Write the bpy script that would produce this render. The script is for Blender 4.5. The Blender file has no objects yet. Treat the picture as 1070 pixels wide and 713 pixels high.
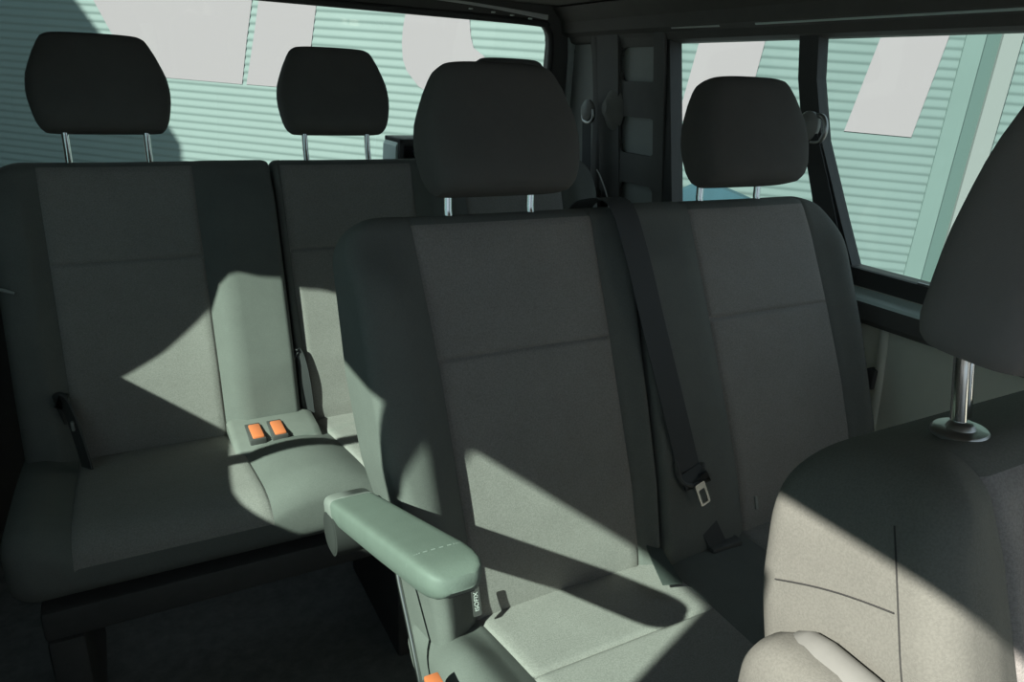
import bpy, bmesh, math
from mathutils import Vector, Matrix

S = bpy.context.scene
COL = S.collection
R = math.radians
V3 = Vector

# ------------------------------------------------------------------ materials
def new_mat(name):
    m = bpy.data.materials.new(name); m.use_nodes = True
    nt = m.node_tree; nt.nodes.clear()
    out = nt.nodes.new('ShaderNodeOutputMaterial')
    return m, nt, out

def principled(name, col, rough=.7, metal=0., spec=.5, var=0., var_scale=40., bump=0., bump_scale=600., sheen=0., kind='noise', speck=None):
    m, nt, out = new_mat(name)
    b = nt.nodes.new('ShaderNodeBsdfPrincipled')
    b.inputs['Base Color'].default_value = (*col, 1)
    b.inputs['Roughness'].default_value = rough
    b.inputs['Metallic'].default_value = metal
    b.inputs['Specular IOR Level'].default_value = spec
    if sheen:
        b.inputs['Sheen Weight'].default_value = sheen
        b.inputs['Sheen Roughness'].default_value = .5
    nt.links.new(b.outputs[0], out.inputs[0])
    tc = nt.nodes.new('ShaderNodeTexCoord')
    if var:
        n = nt.nodes.new('ShaderNodeTexNoise'); n.inputs['Scale'].default_value = var_scale
        n.inputs['Detail'].default_value = 6
        n.inputs['Roughness'].default_value = .65
        nt.links.new(tc.outputs['Object'], n.inputs['Vector'])
        r = nt.nodes.new('ShaderNodeValToRGB')
        r.color_ramp.elements[0].position = .3; r.color_ramp.elements[1].position = .7
        r.color_ramp.elements[0].color = (*[c*(1-var) for c in col], 1)
        r.color_ramp.elements[1].color = (*[c*(1+var) for c in col], 1)
        nt.links.new(n.outputs['Fac'], r.inputs[0])
        last = r.outputs[0]
        if speck:
            v = nt.nodes.new('ShaderNodeTexNoise'); v.inputs['Scale'].default_value = speck[0]
            v.inputs['Detail'].default_value = 3
            nt.links.new(tc.outputs['Object'], v.inputs['Vector'])
            rr = nt.nodes.new('ShaderNodeValToRGB')
            rr.color_ramp.elements[0].position = .35; rr.color_ramp.elements[1].position = .65
            lo, hi = speck[1], speck[2]
            rr.color_ramp.elements[0].color = (lo, lo, lo, 1); rr.color_ramp.elements[1].color = (hi, hi, hi, 1)
            nt.links.new(v.outputs['Fac'], rr.inputs[0])
            mx = nt.nodes.new('ShaderNodeMix'); mx.data_type = 'RGBA'; mx.blend_type = 'MULTIPLY'
            mx.inputs[0].default_value = 1
            nt.links.new(last, mx.inputs[6]); nt.links.new(rr.outputs[0], mx.inputs[7])
            last = mx.outputs[2]
        nt.links.new(last, b.inputs['Base Color'])
    if bump:
        n = nt.nodes.new('ShaderNodeTexNoise' if kind == 'noise' else 'ShaderNodeTexVoronoi')
        n.inputs['Scale'].default_value = bump_scale
        nt.links.new(tc.outputs['Object'], n.inputs['Vector'])
        bp = nt.nodes.new('ShaderNodeBump'); bp.inputs['Strength'].default_value = bump
        bp.inputs['Distance'].default_value = .002
        nt.links.new(n.outputs[0], bp.inputs['Height'])
        nt.links.new(bp.outputs[0], b.inputs['Normal'])
    return m

def glass(name, tint, refl=.05):
    m, nt, out = new_mat(name)
    t = nt.nodes.new('ShaderNodeBsdfTransparent'); t.inputs[0].default_value = (*tint, 1)
    g = nt.nodes.new('ShaderNodeBsdfGlossy'); g.inputs['Roughness'].default_value = .02
    mx = nt.nodes.new('ShaderNodeMixShader'); mx.inputs[0].default_value = refl
    nt.links.new(t.outputs[0], mx.inputs[1]); nt.links.new(g.outputs[0], mx.inputs[2])
    nt.links.new(mx.outputs[0], out.inputs[0])
    return m

M = {
 'insert':  principled('insert_fabric', (.288,.266,.250), .95, spec=.15, var=.05, var_scale=14, bump=.35, bump_scale=900, speck=(420,.88,1.1)),
 'bolster': principled('bolster_fabric', (.158,.160,.148), .9, spec=.2, var=.05, var_scale=18, bump=.25, bump_scale=1100, speck=(600,.93,1.06)),
 'front_bolster': principled('front_seat_fabric', (.165,.163,.143), .9, spec=.2, var=.05, var_scale=18, bump=.25, bump_scale=1100, speck=(500,.92,1.08)),
 'headrest':principled('headrest_fabric', (.122,.115,.110), .9, spec=.2, var=.06, var_scale=18, bump=.2, bump_scale=1100),
 'front_headrest':principled('front_headrest_fabric', (.205,.190,.180), .9, spec=.2, var=.06, var_scale=18, bump=.2, bump_scale=1100),
 'vinyl':   principled('armrest_vinyl', (.172,.198,.172), .62, spec=.4, var=.05, var_scale=30, bump=.12, bump_scale=500),
 'seam':    principled('seam_thread', (.045,.045,.043), .9, spec=.1),
 'stitch':  principled('light_stitching', (.22,.24,.22), .8, spec=.2),
 'black':   principled('black_plastic', (.075,.072,.070), .55, spec=.4, var=.1, var_scale=30),
 'trim':    principled('interior_trim_plastic', (.12,.115,.107), .6, spec=.35, var=.1, var_scale=12, bump=.1, bump_scale=700),
 'rubber':  principled('window_rubber', (.060,.058,.056), .5, spec=.4),
 'chrome':  principled('chrome', (.78,.77,.75), .12, 1.0),
 'steel':   principled('dull_steel', (.42,.42,.41), .32, 1.0),
 'capgrey': principled('grey_plastic', (.30,.30,.28), .45, spec=.5),
 'ledge':   principled('lit_teal_side', (.62,.74,.70), .3, spec=.6),
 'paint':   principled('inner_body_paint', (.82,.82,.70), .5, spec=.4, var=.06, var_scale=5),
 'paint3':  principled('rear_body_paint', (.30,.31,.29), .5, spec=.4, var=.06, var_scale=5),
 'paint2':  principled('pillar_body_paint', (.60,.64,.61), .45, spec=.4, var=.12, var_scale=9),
 'webbing': principled('belt_webbing', (.070,.070,.072), .75, spec=.3, bump=.3, bump_scale=1200),
 'strap':   principled('buckle_strap', (.075,.085,.078), .6, spec=.4),
 'orange':  principled('red_orange_button', (.75,.20,.075), .4, spec=.5),
 'panelgrey':principled('buckle_panel_plastic', (.185,.185,.17), .55, spec=.4, var=.05),
 'floor':   principled('floor_covering', (.19,.185,.175), .85, spec=.2, var=.2, var_scale=30),
 'headliner':principled('headliner', (.26,.25,.23), .95, spec=.1, var=.06, var_scale=20),
 'white':   principled('white_print_and_glint', (.62,.62,.60), .7, spec=.2),
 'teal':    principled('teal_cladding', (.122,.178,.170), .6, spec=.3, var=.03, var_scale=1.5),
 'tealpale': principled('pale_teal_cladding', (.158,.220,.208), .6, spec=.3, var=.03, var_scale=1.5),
 'tealdark':principled('teal_flashing', (.118,.178,.166), .6, spec=.3, var=.03, var_scale=2),
 'tealdeep':principled('teal_groove', (.078,.130,.120), .6, spec=.3),
 'paleteal':principled('pale_downpipe', (.175,.205,.198), .6, spec=.3),
 'whitepanel':principled('white_wall_paint', (.250,.236,.248), .7, spec=.1),
 'asphalt': principled('asphalt', (.14,.14,.135), .9, spec=.2, var=.2, var_scale=20),
 'blueshape':principled('blue_shape', (.028,.078,.100), .6, spec=.3, var=.1, var_scale=3),
 'render':  principled('house_render', (.35,.33,.30), .9, spec=.1, var=.05, var_scale=3),
 'foil':    principled('grey_paper', (.30,.32,.31), .5, spec=.4, var=.2, var_scale=60),
 'bodypaint':principled('van_outer_paint', (.35,.36,.36), .35, spec=.5),
 'glass_clear': glass('clear_glass', (.93,.97,.955), .03),
 'glass_tint':  glass('green_tinted_glass', (.80,.92,.88), .04),
}

# ------------------------------------------------------------------ object helpers
def empty(name, loc, label=None, cat=None, group=None):
    o = bpy.data.objects.new(name, None); COL.objects.link(o)
    o.location = loc; o.empty_display_size = .05
    if label: o['label'] = label
    if cat: o['category'] = cat
    if group: o['group'] = group
    return o

def root_of(p):
    while p.parent: p = p.parent
    return p

def obj(name, bm, mat, parent=None, smooth=True, label=None):
    """world-space bmesh -> one mesh object (vertices stored relative to the thing's base)"""
    if parent is not None:
        off = Vector(root_of(parent).location)
        bmesh.ops.translate(bm, verts=bm.verts, vec=-off)
    me = bpy.data.meshes.new(name)
    bmesh.ops.recalc_face_normals(bm, faces=bm.faces)
    bm.to_mesh(me); bm.free()
    me.materials.append(M[mat])
    if smooth:
        for p in me.polygons: p.use_smooth = True
        try: me.set_sharp_from_angle(angle=R(42))
        except Exception: pass
    o = bpy.data.objects.new(name, me); COL.objects.link(o)
    if parent is not None: o.parent = parent
    if label: o['label'] = label
    return o

def struct(name, bm, mat, parent=None, smooth=True):
    o = obj(name, bm, mat, parent, smooth)
    if parent is None: o['kind'] = 'structure'
    return o

def add_box(bm, lo, hi, bev=0., seg=2, mat=None):
    r = bmesh.ops.create_cube(bm, size=1)
    vs = r['verts']
    lo, hi = V3(lo), V3(hi)
    for v in vs:
        v.co = V3(((lo[i]+hi[i])/2 + v.co[i]*(hi[i]-lo[i])) for i in range(3))
    if bev:
        es = list({e for v in vs for e in v.link_edges})
        rr = bmesh.ops.bevel(bm, geom=es, offset=bev, segments=seg, affect='EDGES', profile=.5)
        vs = list({v for f in rr['faces'] for v in f.verts} | {v for v in vs if v.is_valid})
    if mat is not None:
        for v in vs: v.co = mat @ v.co
    return vs

def box(lo, hi, bev=0., seg=2, mat=None):
    bm = bmesh.new(); add_box(bm, lo, hi, bev, seg, mat); return bm

def loft(bm, rings, cap=True, closed=True):
    vr = [[bm.verts.new(p) for p in r] for r in rings]
    n = len(vr[0])
    for a, b in zip(vr, vr[1:]):
        for i in range(n if closed else n-1):
            j = (i+1) % n
            bm.faces.new((a[i], a[j], b[j], b[i]))
    if cap and closed:
        bm.faces.new(list(reversed(vr[0]))); bm.faces.new(vr[-1])
    return vr

def tube(bm, pts, r, n=14, cap=True):
    pts = [V3(p) for p in pts]
    rs = r if isinstance(r, (list, tuple)) else [r]*len(pts)
    rings = []
    up = None
    for i, p in enumerate(pts):
        t = (pts[min(i+1, len(pts)-1)] - pts[max(i-1, 0)]).normalized()
        if up is None:
            up = t.orthogonal().normalized()
        up = (up - t*up.dot(t)).normalized()
        s = t.cross(up)
        rings.append([p + (up*math.cos(a) + s*math.sin(a))*rs[i] for a in [2*math.pi*k/n for k in range(n)]])
    loft(bm, rings, cap)

def smooth_path(pts, k=8):
    pts = [V3(p) for p in pts]; out = []
    for i in range(len(pts)-1):
        p0 = pts[max(i-1, 0)]; p1 = pts[i]; p2 = pts[i+1]; p3 = pts[min(i+2, len(pts)-1)]
        for s in range(k):
            t = s/k
            out.append(.5*((2*p1) + (p2-p0)*t + (2*p0-5*p1+4*p2-p3)*t*t + (3*p1-p0-3*p2+p3)*t**3))
    out.append(pts[-1]); return out

def ribbon(bm, pts, across, width, thick=.0015, k=8):
    """flat webbing along a path; across = width direction (single or per control point)"""
    path = smooth_path(pts, k)
    n = len(path)
    if isinstance(across, list): acr = smooth_path(across, k)
    else: acr = [V3(across)]*n
    wd = width if isinstance(width, list) else [width]*2
    rings = []
    for i, p in enumerate(path):
        t = (path[min(i+1, n-1)] - path[max(i-1, 0)]).normalized()
        a = acr[i] - t*acr[i].dot(t); a.normalize()
        nn = t.cross(a)
        f = i/(n-1)*(len(wd)-1); j = min(int(f), len(wd)-2); w = wd[j]+(wd[j+1]-wd[j])*(f-j)
        h = thick/2
        rings.append([p - a*w/2 - nn*h, p + a*w/2 - nn*h, p + a*w/2 + nn*h, p - a*w/2 + nn*h])
    loft(bm, rings)

def prism(bm, poly, depth_vec):
    a = [bm.verts.new(p) for p in poly]
    d = V3(depth_vec)
    b = [bm.verts.new(V3(p)+d) for p in poly]
    n = len(a)
    bm.faces.new(a); bm.faces.new(list(reversed(b)))
    for i in range(n):
        j = (i+1) % n
        bm.faces.new((a[i], b[i], b[j], a[j]))

def rrect(w, h, r, n=6):
    pts = []
    for cx, cy, a0 in ((w/2-r, h/2-r, 0), (-w/2+r, h/2-r, 90), (-w/2+r, -h/2+r, 180), (w/2-r, -h/2+r, 270)):
        for k in range(n+1):
            a = R(a0+90*k/n); pts.append((cx+r*math.cos(a), cy+r*math.sin(a)))
    return pts

def lerp_table(t, x):
    if x <= t[0][0]: return t[0][1]
    for (a, b), (c, d) in zip(t, t[1:]):
        if x <= c: return b + (d-b)*(x-a)/(c-a)
    return t[-1][1]

# ------------------------------------------------------------------ padded seat block
def pad(names, mats, parent, O, Vd, Wd, H, xl, xr, inserts, front, T, rt=.035, rcL=.06, rcR=.06, ebL=.03, ebR=.03,
        seams=(), groove=.004, rb=.03, insert_top=None):
    """upholstered block: v runs along the pad, w is its facing normal. xl/xr/inserts are tables over v.
    front(x, v, fr) gives the relief of the facing side. Returns (body, [insert objects])."""
    O, Vd, Wd = V3(O), V3(Vd).normalized(), V3(Wd).normalized()
    itop = insert_top if insert_top is not None else H
    vs = set()
    N = 46
    for i in range(N+1): vs.add(round(H*i/N, 5))
    for k in range(13):
        a = R(90*k/12)
        vs.add(round(H - rt + rt*math.sin(a), 5)); vs.add(round(rb - rb*math.sin(a), 5))
    for rc in (rcL, rcR):
        for k in range(13): vs.add(round(H - rc + rc*math.sin(R(90*k/12)), 5))
    for s in seams:
        for d in (-.010, -.006, -.004, -.002, 0, .002, .004, .006, .010): vs.add(round(s+d, 5))
    vs.add(round(itop, 5))
    vs = sorted(v for v in vs if 0 <= v <= H)
    vv = [vs[0]]
    for v in vs[1:]:
        if v - vv[-1] > .0006: vv.append(v)
    vv[-1] = H
    def rnd(r, v):                                    # inset of a rounded corner at the top end
        e = max(0., v-(H-r)); return r - math.sqrt(max(0., r*r-e*e))
    def rndb(r, v):
        e = max(0., r-v); return r - math.sqrt(max(0., r*r-e*e))
    K, NB, NI = 7, 7, 22
    rows_f, rows_b, segs = [], [], None
    for v in vv:
        a = lerp_table(xl, v) + rnd(rcL, v)*.98; b = lerp_table(xr, v) - rnd(rcR, v)*.98
        top = rnd(rt, v) + rndb(rb, v)
        thick = lerp_table(T, v)
        def edge(eb): return min(eb, .46*(thick-2*min(top, rt*.96)), .2*(b-a))
        eL, eR = edge(ebL), edge(ebR)
        xs = []
        for k in range(K): xs.append((a + eL*(1-math.cos(R(90*k/K))), -eL*(1-math.sin(R(90*k/K))), 'b'))
        cur = a+eL
        stops = []
        for (tl, tr) in inserts:
            l = min(max(lerp_table(tl, v), a+eL+.002), b-eR-.004); r_ = max(min(lerp_table(tr, v), b-eR-.002), l+.001)
            stops.append((l, r_))
        for (l, r_) in stops:
            for k in range(NB): xs.append((cur+(l-cur)*k/NB, 0, 'b'))
            w = r_-l; g = min(.006, w*.1)
            ins = [l, l+g*.5, l+g] + [l+g+(w-2*g)*k/NI for k in range(1, NI)] + [r_-g, r_-g*.5]
            for x in ins: xs.append((x, 0, 'i'))
            cur = r_
        for k in range(NB): xs.append((cur+(b-eR-cur)*k/NB, 0, 'b'))
        for k in range(K+1): xs.append((b-eR + eR*math.sin(R(90*k/K)), -eR*(1-math.cos(R(90*k/K))), 'b'))
        segs = [x[2] for x in xs]
        tt = min(top, rt*.96)
        rf, rbk = [], []
        for (x, w, s) in xs:
            fr = (x-a)/max(1e-6, b-a)
            f = front(x, v, fr) - tt
            gr = 0
            for (l, r_) in stops:
                for bx in (l, r_):
                    gr += math.exp(-((x-bx)/.0035)**2)
                if l < x < r_:
                    for sv in seams: gr += 1.1*math.exp(-((v-sv)/.0035)**2)
            f -= groove*min(gr, 1.3)
            rf.append(O + V3((1, 0, 0))*x + Vd*v + Wd*(f+w))
            rbk.append(O + V3((1, 0, 0))*x + Vd*v + Wd*(-thick + tt - w))
        rows_f.append(rf); rows_b.append(rbk)
    n = len(segs)
    body = bmesh.new()
    groups = []                                       # contiguous insert column ranges
    i = 0
    while i < n:
        if segs[i] == 'i':
            j = i
            while j < n and segs[j] == 'i': j += 1
            groups.append((i, j)); i = j
        else: i += 1
    isin = [any(g0 <= i < g1 for g0, g1 in groups) for i in range(n-1)]
    vtop = max(k for k, v in enumerate(vv) if v <= itop+1e-6)
    Fv = [[body.verts.new(p) for p in r] for r in rows_f]
    Bv = [[body.verts.new(p) for p in r] for r in rows_b]
    for k in range(len(vv)-1):
        for i in range(n-1):
            if not (isin[i] and k < vtop):
                body.faces.new((Fv[k][i], Fv[k][i+1], Fv[k+1][i+1], Fv[k+1][i]))
            body.faces.new((Bv[k][i+1], Bv[k][i], Bv[k+1][i], Bv[k+1][i+1]))
        body.faces.new((Bv[k][0], Fv[k][0], Fv[k+1][0], Bv[k+1][0]))
        body.faces.new((Fv[k][-1], Bv[k][-1], Bv[k+1][-1], Fv[k+1][-1]))
    for i in range(n-1):
        body.faces.new((Fv[0][i+1], Fv[0][i], Bv[0][i], Bv[0][i+1]))
        body.faces.new((Fv[-1][i], Fv[-1][i+1], Bv[-1][i+1], Bv[-1][i]))
    loose = [v for v in body.verts if not v.link_faces]
    bmesh.ops.delete(body, geom=loose, context='VERTS')
    bo = obj(names[0], body, mats[0], parent)
    io = []
    for (g0, g1) in groups:
        bm = bmesh.new()
        gv = [[bm.verts.new(rows_f[k][i]) for i in range(g0, g1+1)] for k in range(vtop+1)]
        for k in range(vtop):
            for i in range(g1-g0):
                bm.faces.new((gv[k][i], gv[k][i+1], gv[k+1][i+1], gv[k+1][i]))
        o = obj(names[1], bm, mats[1], bo)
        io.append(o)
    return bo, io

def ramp(x, a, b):
    t = max(0., min(1., (x-a)/(b-a))); return t*t*(3-2*t)

# ------------------------------------------------------------------ headrest
def headrest(parent, cx, base, Vd, Wd, h0=.035, H=.20, W=.123, D=.105, mat='headrest', posts=True, sep=.145, wprof=None, dprof=None, post_r=.0065, top_w=0., fwd=0.):
    """base = point on the backrest top centre line between the two posts"""
    base, Vd, Wd = V3(base), V3(Vd).normalized(), V3(Wd).normalized()
    prof = wprof or [(0, .82), (.04, .88), (.12, .935), (.3, .99), (.45, 1.0), (.6, .965), (.8, .85), (.93, .755), (.975, .71), (1, .65)]
    dprof = dprof or [(0, .62), (.05, .86), (.15, .98), (.35, 1.0), (.6, .92), (.8, .82), (.92, .72), (.97, .62), (1, .46)]
    rings = []
    fr = [0, .012, .03, .06, .1, .16, .24, .33, .42, .5, .58, .66, .74, .81, .87, .915, .945, .968, .985, 1]
    for f in fr:
        hw = W*lerp_table(prof, f); hd = D/2*lerp_table(dprof, f)
        ring = []
        for k in range(44):
            a = 2*math.pi*k/44
            ex = 2/4.2
            c, s = math.cos(a), math.sin(a)
            x = hw*math.copysign(abs(c)**ex, c); w = hd*math.copysign(abs(s)**ex, s)
            bow = -.012*(x/W)**2 if w > 0 else .0
            ring.append(base + V3((1, 0, 0))*x + Vd*(h0+H*f) + Wd*(w + bow + top_w*f - .008 + fwd))
        rings.append(ring)
    bm = bmesh.new(); loft(bm, rings)
    hr = obj('headrest', bm, mat, parent)
    if posts:
        for s in (-1, 1):
            bm = bmesh.new()
            p = base + V3((1, 0, 0))*(s*sep/2)
            tube(bm, [p - Vd*.03 - Wd*.008, p - Wd*.008, p + Vd*(h0*.5) - Wd*.008, p + Vd*(h0+.03) + Wd*min(fwd-.008, .004)], post_r, 16)
            obj('post', bm, 'chrome', hr)
    return hr

def axes(deg):
    return V3((0, math.sin(R(deg)), math.cos(R(deg)))), V3((0, -math.cos(R(deg)), math.sin(R(deg))))

def bulge(c0, c1, hw, amt, vprof):
    """relief with raised outer bolsters around inserts whose spans are given"""
    def f(x, v, fr):
        d = 1.
        for (a, b) in c0:
            d = min(d, 0 if a <= x <= b else min(abs(x-a), abs(x-b)))
        return amt*ramp(d, 0, hw) + lerp_table(vprof, v) - .010*0
    return f

# ------------------------------------------------------------------ seat armrest
def seat_armrest(parent, x0, x1, rear, tip, hh=.048):
    """arm that hinges on the side of a backrest; rear/tip = (y, z) of its top edge ends"""
    ry, rz = rear; ty, tz = tip
    L = math.hypot(ty-ry, tz-rz); d = V3((0, ty-ry, tz-rz)).normalized(); up = V3((0, -d.z, d.y))
    if up.z < 0: up = -up
    cx = (x0+x1)/2; hw = (x1-x0)/2
    rings = []
    st = [0, .006, .02, .06, .14, .25, .4, .55, .68, .78, .86, .92, .96, .985, 1]
    for f in st:
        w = hw*lerp_table([(0, .80), (.02, .95), (.06, 1), (.86, 1.03), (.92, 1.0), (.96, .92), (.985, .78), (1, .50)], f)
        h = hh*lerp_table([(0, .75), (.02, 1.0), (.5, 1.0), (.86, .95), (.92, .88), (.96, .76), (.985, .58), (1, .34)], f)
        drop = lerp_table([(0, .10), (.02, 0), (.86, 0), (.92, .04), (.96, .1), (.985, .2), (1, .32)], f)*hh
        ring = []
        for k in range(32):
            a = 2*math.pi*k/32; c, s = math.cos(a), math.sin(a); ex = 2/6.5
            X = w*math.copysign(abs(c)**ex, c); Z = h/2*math.copysign(abs(s)**ex, s)
            if Z < 0: X *= 1 - .25*(-Z/(h/2))                      # narrower underside
            ring.append(V3((cx+X, ry, rz)) + d*(L*f) + up*(Z - h/2 - drop))
        rings.append(ring)
    bm = bmesh.new(); loft(bm, rings)
    arm = obj('armrest', bm, 'vinyl', parent)
    # stitched seam round the tip, and the seam that closes the rear end piece
    def loop(f, off, k0, k1):
        out = []
        for k in range(k0, k1+1):
            a = 2*math.pi*k/32; c, s = math.cos(a), math.sin(a); ex = 2/5
            X = hw*1.03*math.copysign(abs(c)**ex, c); Z = hh/2*math.copysign(abs(s)**ex, s)
            if Z < 0: X *= 1 - .25*(-Z/(hh/2))
            out.append(V3((cx+X*off, ry, rz)) + d*(L*f) + up*(Z*off - hh/2))
        return out
    # paler end piece over the hinge end
    rings = []
    for f, k_ in ((-.012, .80), (-.004, .97), (.0, 1.0), (.085, 1.0)):
        ring = []
        for k in range(32):
            a = 2*math.pi*k/32; c, s = math.cos(a), math.sin(a); ex = 2/5
            X = hw*1.03*k_*math.copysign(abs(c)**ex, c); Z = (hh/2+.0012)*k_*math.copysign(abs(s)**ex, s)
            if Z < 0: X *= 1 - .25*(-Z/(hh/2))
            ring.append(V3((cx+X, ry, rz)) + d*(L*f) + up*(Z - hh/2))
        rings.append(ring)
    bm = bmesh.new(); loft(bm, rings); obj('end_piece', bm, 'capgrey', arm, label='paler grey end piece')
    bm = bmesh.new()
    tipc = loop(.865, 1.0, 1, 15)
    for i, p in enumerate(tipc):
        if i+1 < len(tipc):
            for g in (0, .5):
                q = p.lerp(tipc[i+1], g+.08); r_ = p.lerp(tipc[i+1], g+.34)
                tube(bm, [q, r_], .0007, 5)
    obj('stitching', bm, 'stitch', arm)
    # slot under the tip
    bm = bmesh.new()
    c = V3((cx, ry, rz)) + d*(L*.975) + up*(-hh*.80)
    tube(bm, [c + V3((-hw*.3, 0, 0)), c + V3((hw*.5, 0, 0))], .0015, 8); obj('slot', bm, 'black', arm)
    # hinge on the backrest side
    hp = V3((cx, ry, rz)) + d*.010 - up*(hh*1.15)
    bm = bmesh.new()
    tube(bm, [hp + V3((-hw*1.02, 0, 0)), hp + V3((-hw*.96, 0, 0)), hp + V3((hw+.012, 0, 0))], [.026, .032, .032], 28)
    obj('hinge', bm, 'seam', arm)
    bm = bmesh.new()
    tube(bm, [hp + V3((-hw*1.06, 0, 0)), hp + V3((-hw*1.0, 0, 0))], [.024, .029], 28)
    obj('hinge_cap', bm, 'seam', arm)
    return arm

# ================================================================== MIDDLE BENCH
Vm, Wm = axes(18)
hM = (1.052-.42)/Vm.z
Om = V3((0, .99, 1.052)) - Vm*hM
bench = empty('middle_bench', (.79, .70, 0), 'dark grey two-seat bench in the middle row with a lit armrest on its aisle side', 'bench seat')
vprof = [(0, -.012), (.08, .004), (.2, .010), (.36, .004), (.5, -.002), (.662, -.010)]
insL = ([(0, .409), (.44, .394), (.66, .378)], [(0, .717), (.44, .702), (.66, .694)])
insR = ([(0, .962), (.44, .925), (.66, .905)], [(0, 1.262), (.3, 1.250), (.46, 1.232), (.6, 1.212), (.66, 1.198)])
def fL(x, v, fr):
    l, r_ = lerp_table(insL[0], v), lerp_table(insL[1], v)
    d = 0 if l <= x <= r_ else min(abs(x-l), abs(x-r_))
    c = (x-(l+r_)/2)/((r_-l)/2)
    return (.050*ramp(d, -.012, .070) if x < l else .020*ramp(d, 0, .05))*(1-.8*ramp(v, .56, .655)) + lerp_table(vprof, v) - .006*(1-min(1, c*c))*1
def fR(x, v, fr):
    l, r_ = lerp_table(insR[0], v), lerp_table(insR[1], v)
    d = 0 if l <= x <= r_ else min(abs(x-l), abs(x-r_))
    c = (x-(l+r_)/2)/((r_-l)/2)
    return .024*ramp(d, 0, .05)*(1-.8*ramp(v, .56, .655)) + lerp_table(vprof, v) - .006*(1-min(1, c*c))
Tm = [(0, .115), (.3, .11), (.66, .085)]
seamv = hM - (1.052-.856)/Vm.z
blL, _ = pad(('backrest', 'insert_panel'), ('bolster', 'insert'), bench, Om, Vm, Wm, hM+.012,
    [(0, .335), (.12, .324), (.22, .306), (.32, .284), (.45, .273), (.66, .27)], [(0, .752), (.66, .752)], [insL], fL, Tm, rt=.03, rcL=.065, rcR=.015, ebL=.022, ebR=.012, seams=[seamv], insert_top=hM-.004)
blR, _ = pad(('backrest', 'insert_panel'), ('bolster', 'insert'), bench, Om, Vm, Wm, hM+.016,
    [(0, .758), (.66, .758)], [(0, 1.315), (.2, 1.318), (.4, 1.312), (.52, 1.30), (.66, 1.285)], [insR], fR, Tm, rt=.03, rcL=.015, rcR=.10, ebL=.012, ebR=.03, seams=[seamv+.004], insert_top=hM-.002)
# side seam on the aisle side of the left backrest
bm = bmesh.new()
pts = [Om + V3((1, 0, 0))*(lerp_table([(0, .3365), (.12, .3255), (.22, .3075), (.32, .2855), (.45, .2745), (.66, .2715)], v)) + Vm*v + Wm*(lerp_table(vprof, v)+.050-.021) for v in [.05+.5*i/24 for i in range(25)]]
tube(bm, pts, .0011, 6); obj('side_seam', bm, 'seam', blL)
for cx, h0 in ((.5176, .034), (1.0239, .034)):
    headrest(bench, cx, Om + V3((cx+.004, 0, 0)) + Vm*(hM+.006) - Wm*.03, Vm, Wm, h0=h0-.006, H=.184, W=.129, D=.120, fwd=.058)

# cushion of the middle bench
ca = R(2.0)
def cush_axes(a): return V3((0, -math.cos(a), math.sin(a))), V3((0, math.sin(a), math.cos(a)))
Vc, Wc = cush_axes(ca)
Oc = V3((0, .885, .468))
cinsL = ([(0, .402), (.25, .425), (.5, .45)], [(0, .765), (.16, .752), (.5, .735)])
cinsR = ([(0, .955), (.5, .93)], [(0, 1.25), (.5, 1.24)])
def fC(x, v, fr):
    out = 0.
    l, r_ = lerp_table(cinsL[0], v), lerp_table(cinsL[1], v)
    l2, r2 = lerp_table(cinsR[0], v), lerp_table(cinsR[1], v)
    if x < l: out = .030*ramp(l-x, 0, .075)*ramp(v, .05, .18)
    elif x > r2: out = .03*ramp(x-r2, 0, .05)
    elif r_ < x < l2: out = .006*math.sin(math.pi*(x-r_)/(l2-r_))
    return out + .012*math.sin(math.pi*min(1, v/.5)) - .02*ramp(v, .42, .52)
cu, _ = pad(('cushion', 'insert_panel'), ('bolster', 'insert'), bench, Oc, Vc, Wc, .53,
    [(0, .325), (.1, .318), (.2, .308), (.5, .30)], [(0, 1.315), (.5, 1.315)], [cinsL, cinsR], fC, [(0, .13), (.5, .13)], rt=.05, rcL=.06, rcR=.06, ebL=.045, ebR=.03, seams=[.225], rb=.03)
# seat stand
bm = bmesh.new(); add_box(bm, (.36, .52, .30), (1.26, .86, .345), .008); obj('seat_frame', bm, 'black', bench)
for lx in (.36, 1.20):
    bm = bmesh.new(); add_box(bm, (lx, .56, 0), (lx+.06, .86, .31), .01); obj('leg', bm, 'black', bench)
# bracket rod beside the aisle
bm = bmesh.new(); tube(bm, smooth_path([(.296, .850, .590), (.294, .838, .567), (.296, .80, .505), (.297, .755, .435), (.30, .72, .36), (.365, .70, .32)]), .0036, 10)
obj('frame_rod', bm, 'steel', bench)
# armrest on the aisle side
arm = seat_armrest(bench, .194, .254, (.842, .724), (.482, .855), .039)
bm = bmesh.new()
# buckle with a red-orange button at the aisle side of the cushion
bm = bmesh.new(); add_box(bm, (.272, .660, .44), (.296, .692, .519), .004); bk = obj('belt_buckle', bm, 'black', bench)
bm = bmesh.new(); add_box(bm, (.274, .664, .517), (.294, .689, .525), .002); obj('release_button', bm, 'orange', bk, label='red-orange release button')
# lit buckle strap lying out of the crease, with its loop
bm = bmesh.new()
ribbon(bm, [(.752, .850, .52), (.748, .832, .523), (.738, .800, .509), (.722, .752, .505), (.706, .712, .5075)], [(1, .25, 0)]*5, [.016, .020, .026, .030, .032], .003)
ls = obj('buckle_strap', bm, 'strap', bench)
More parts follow.
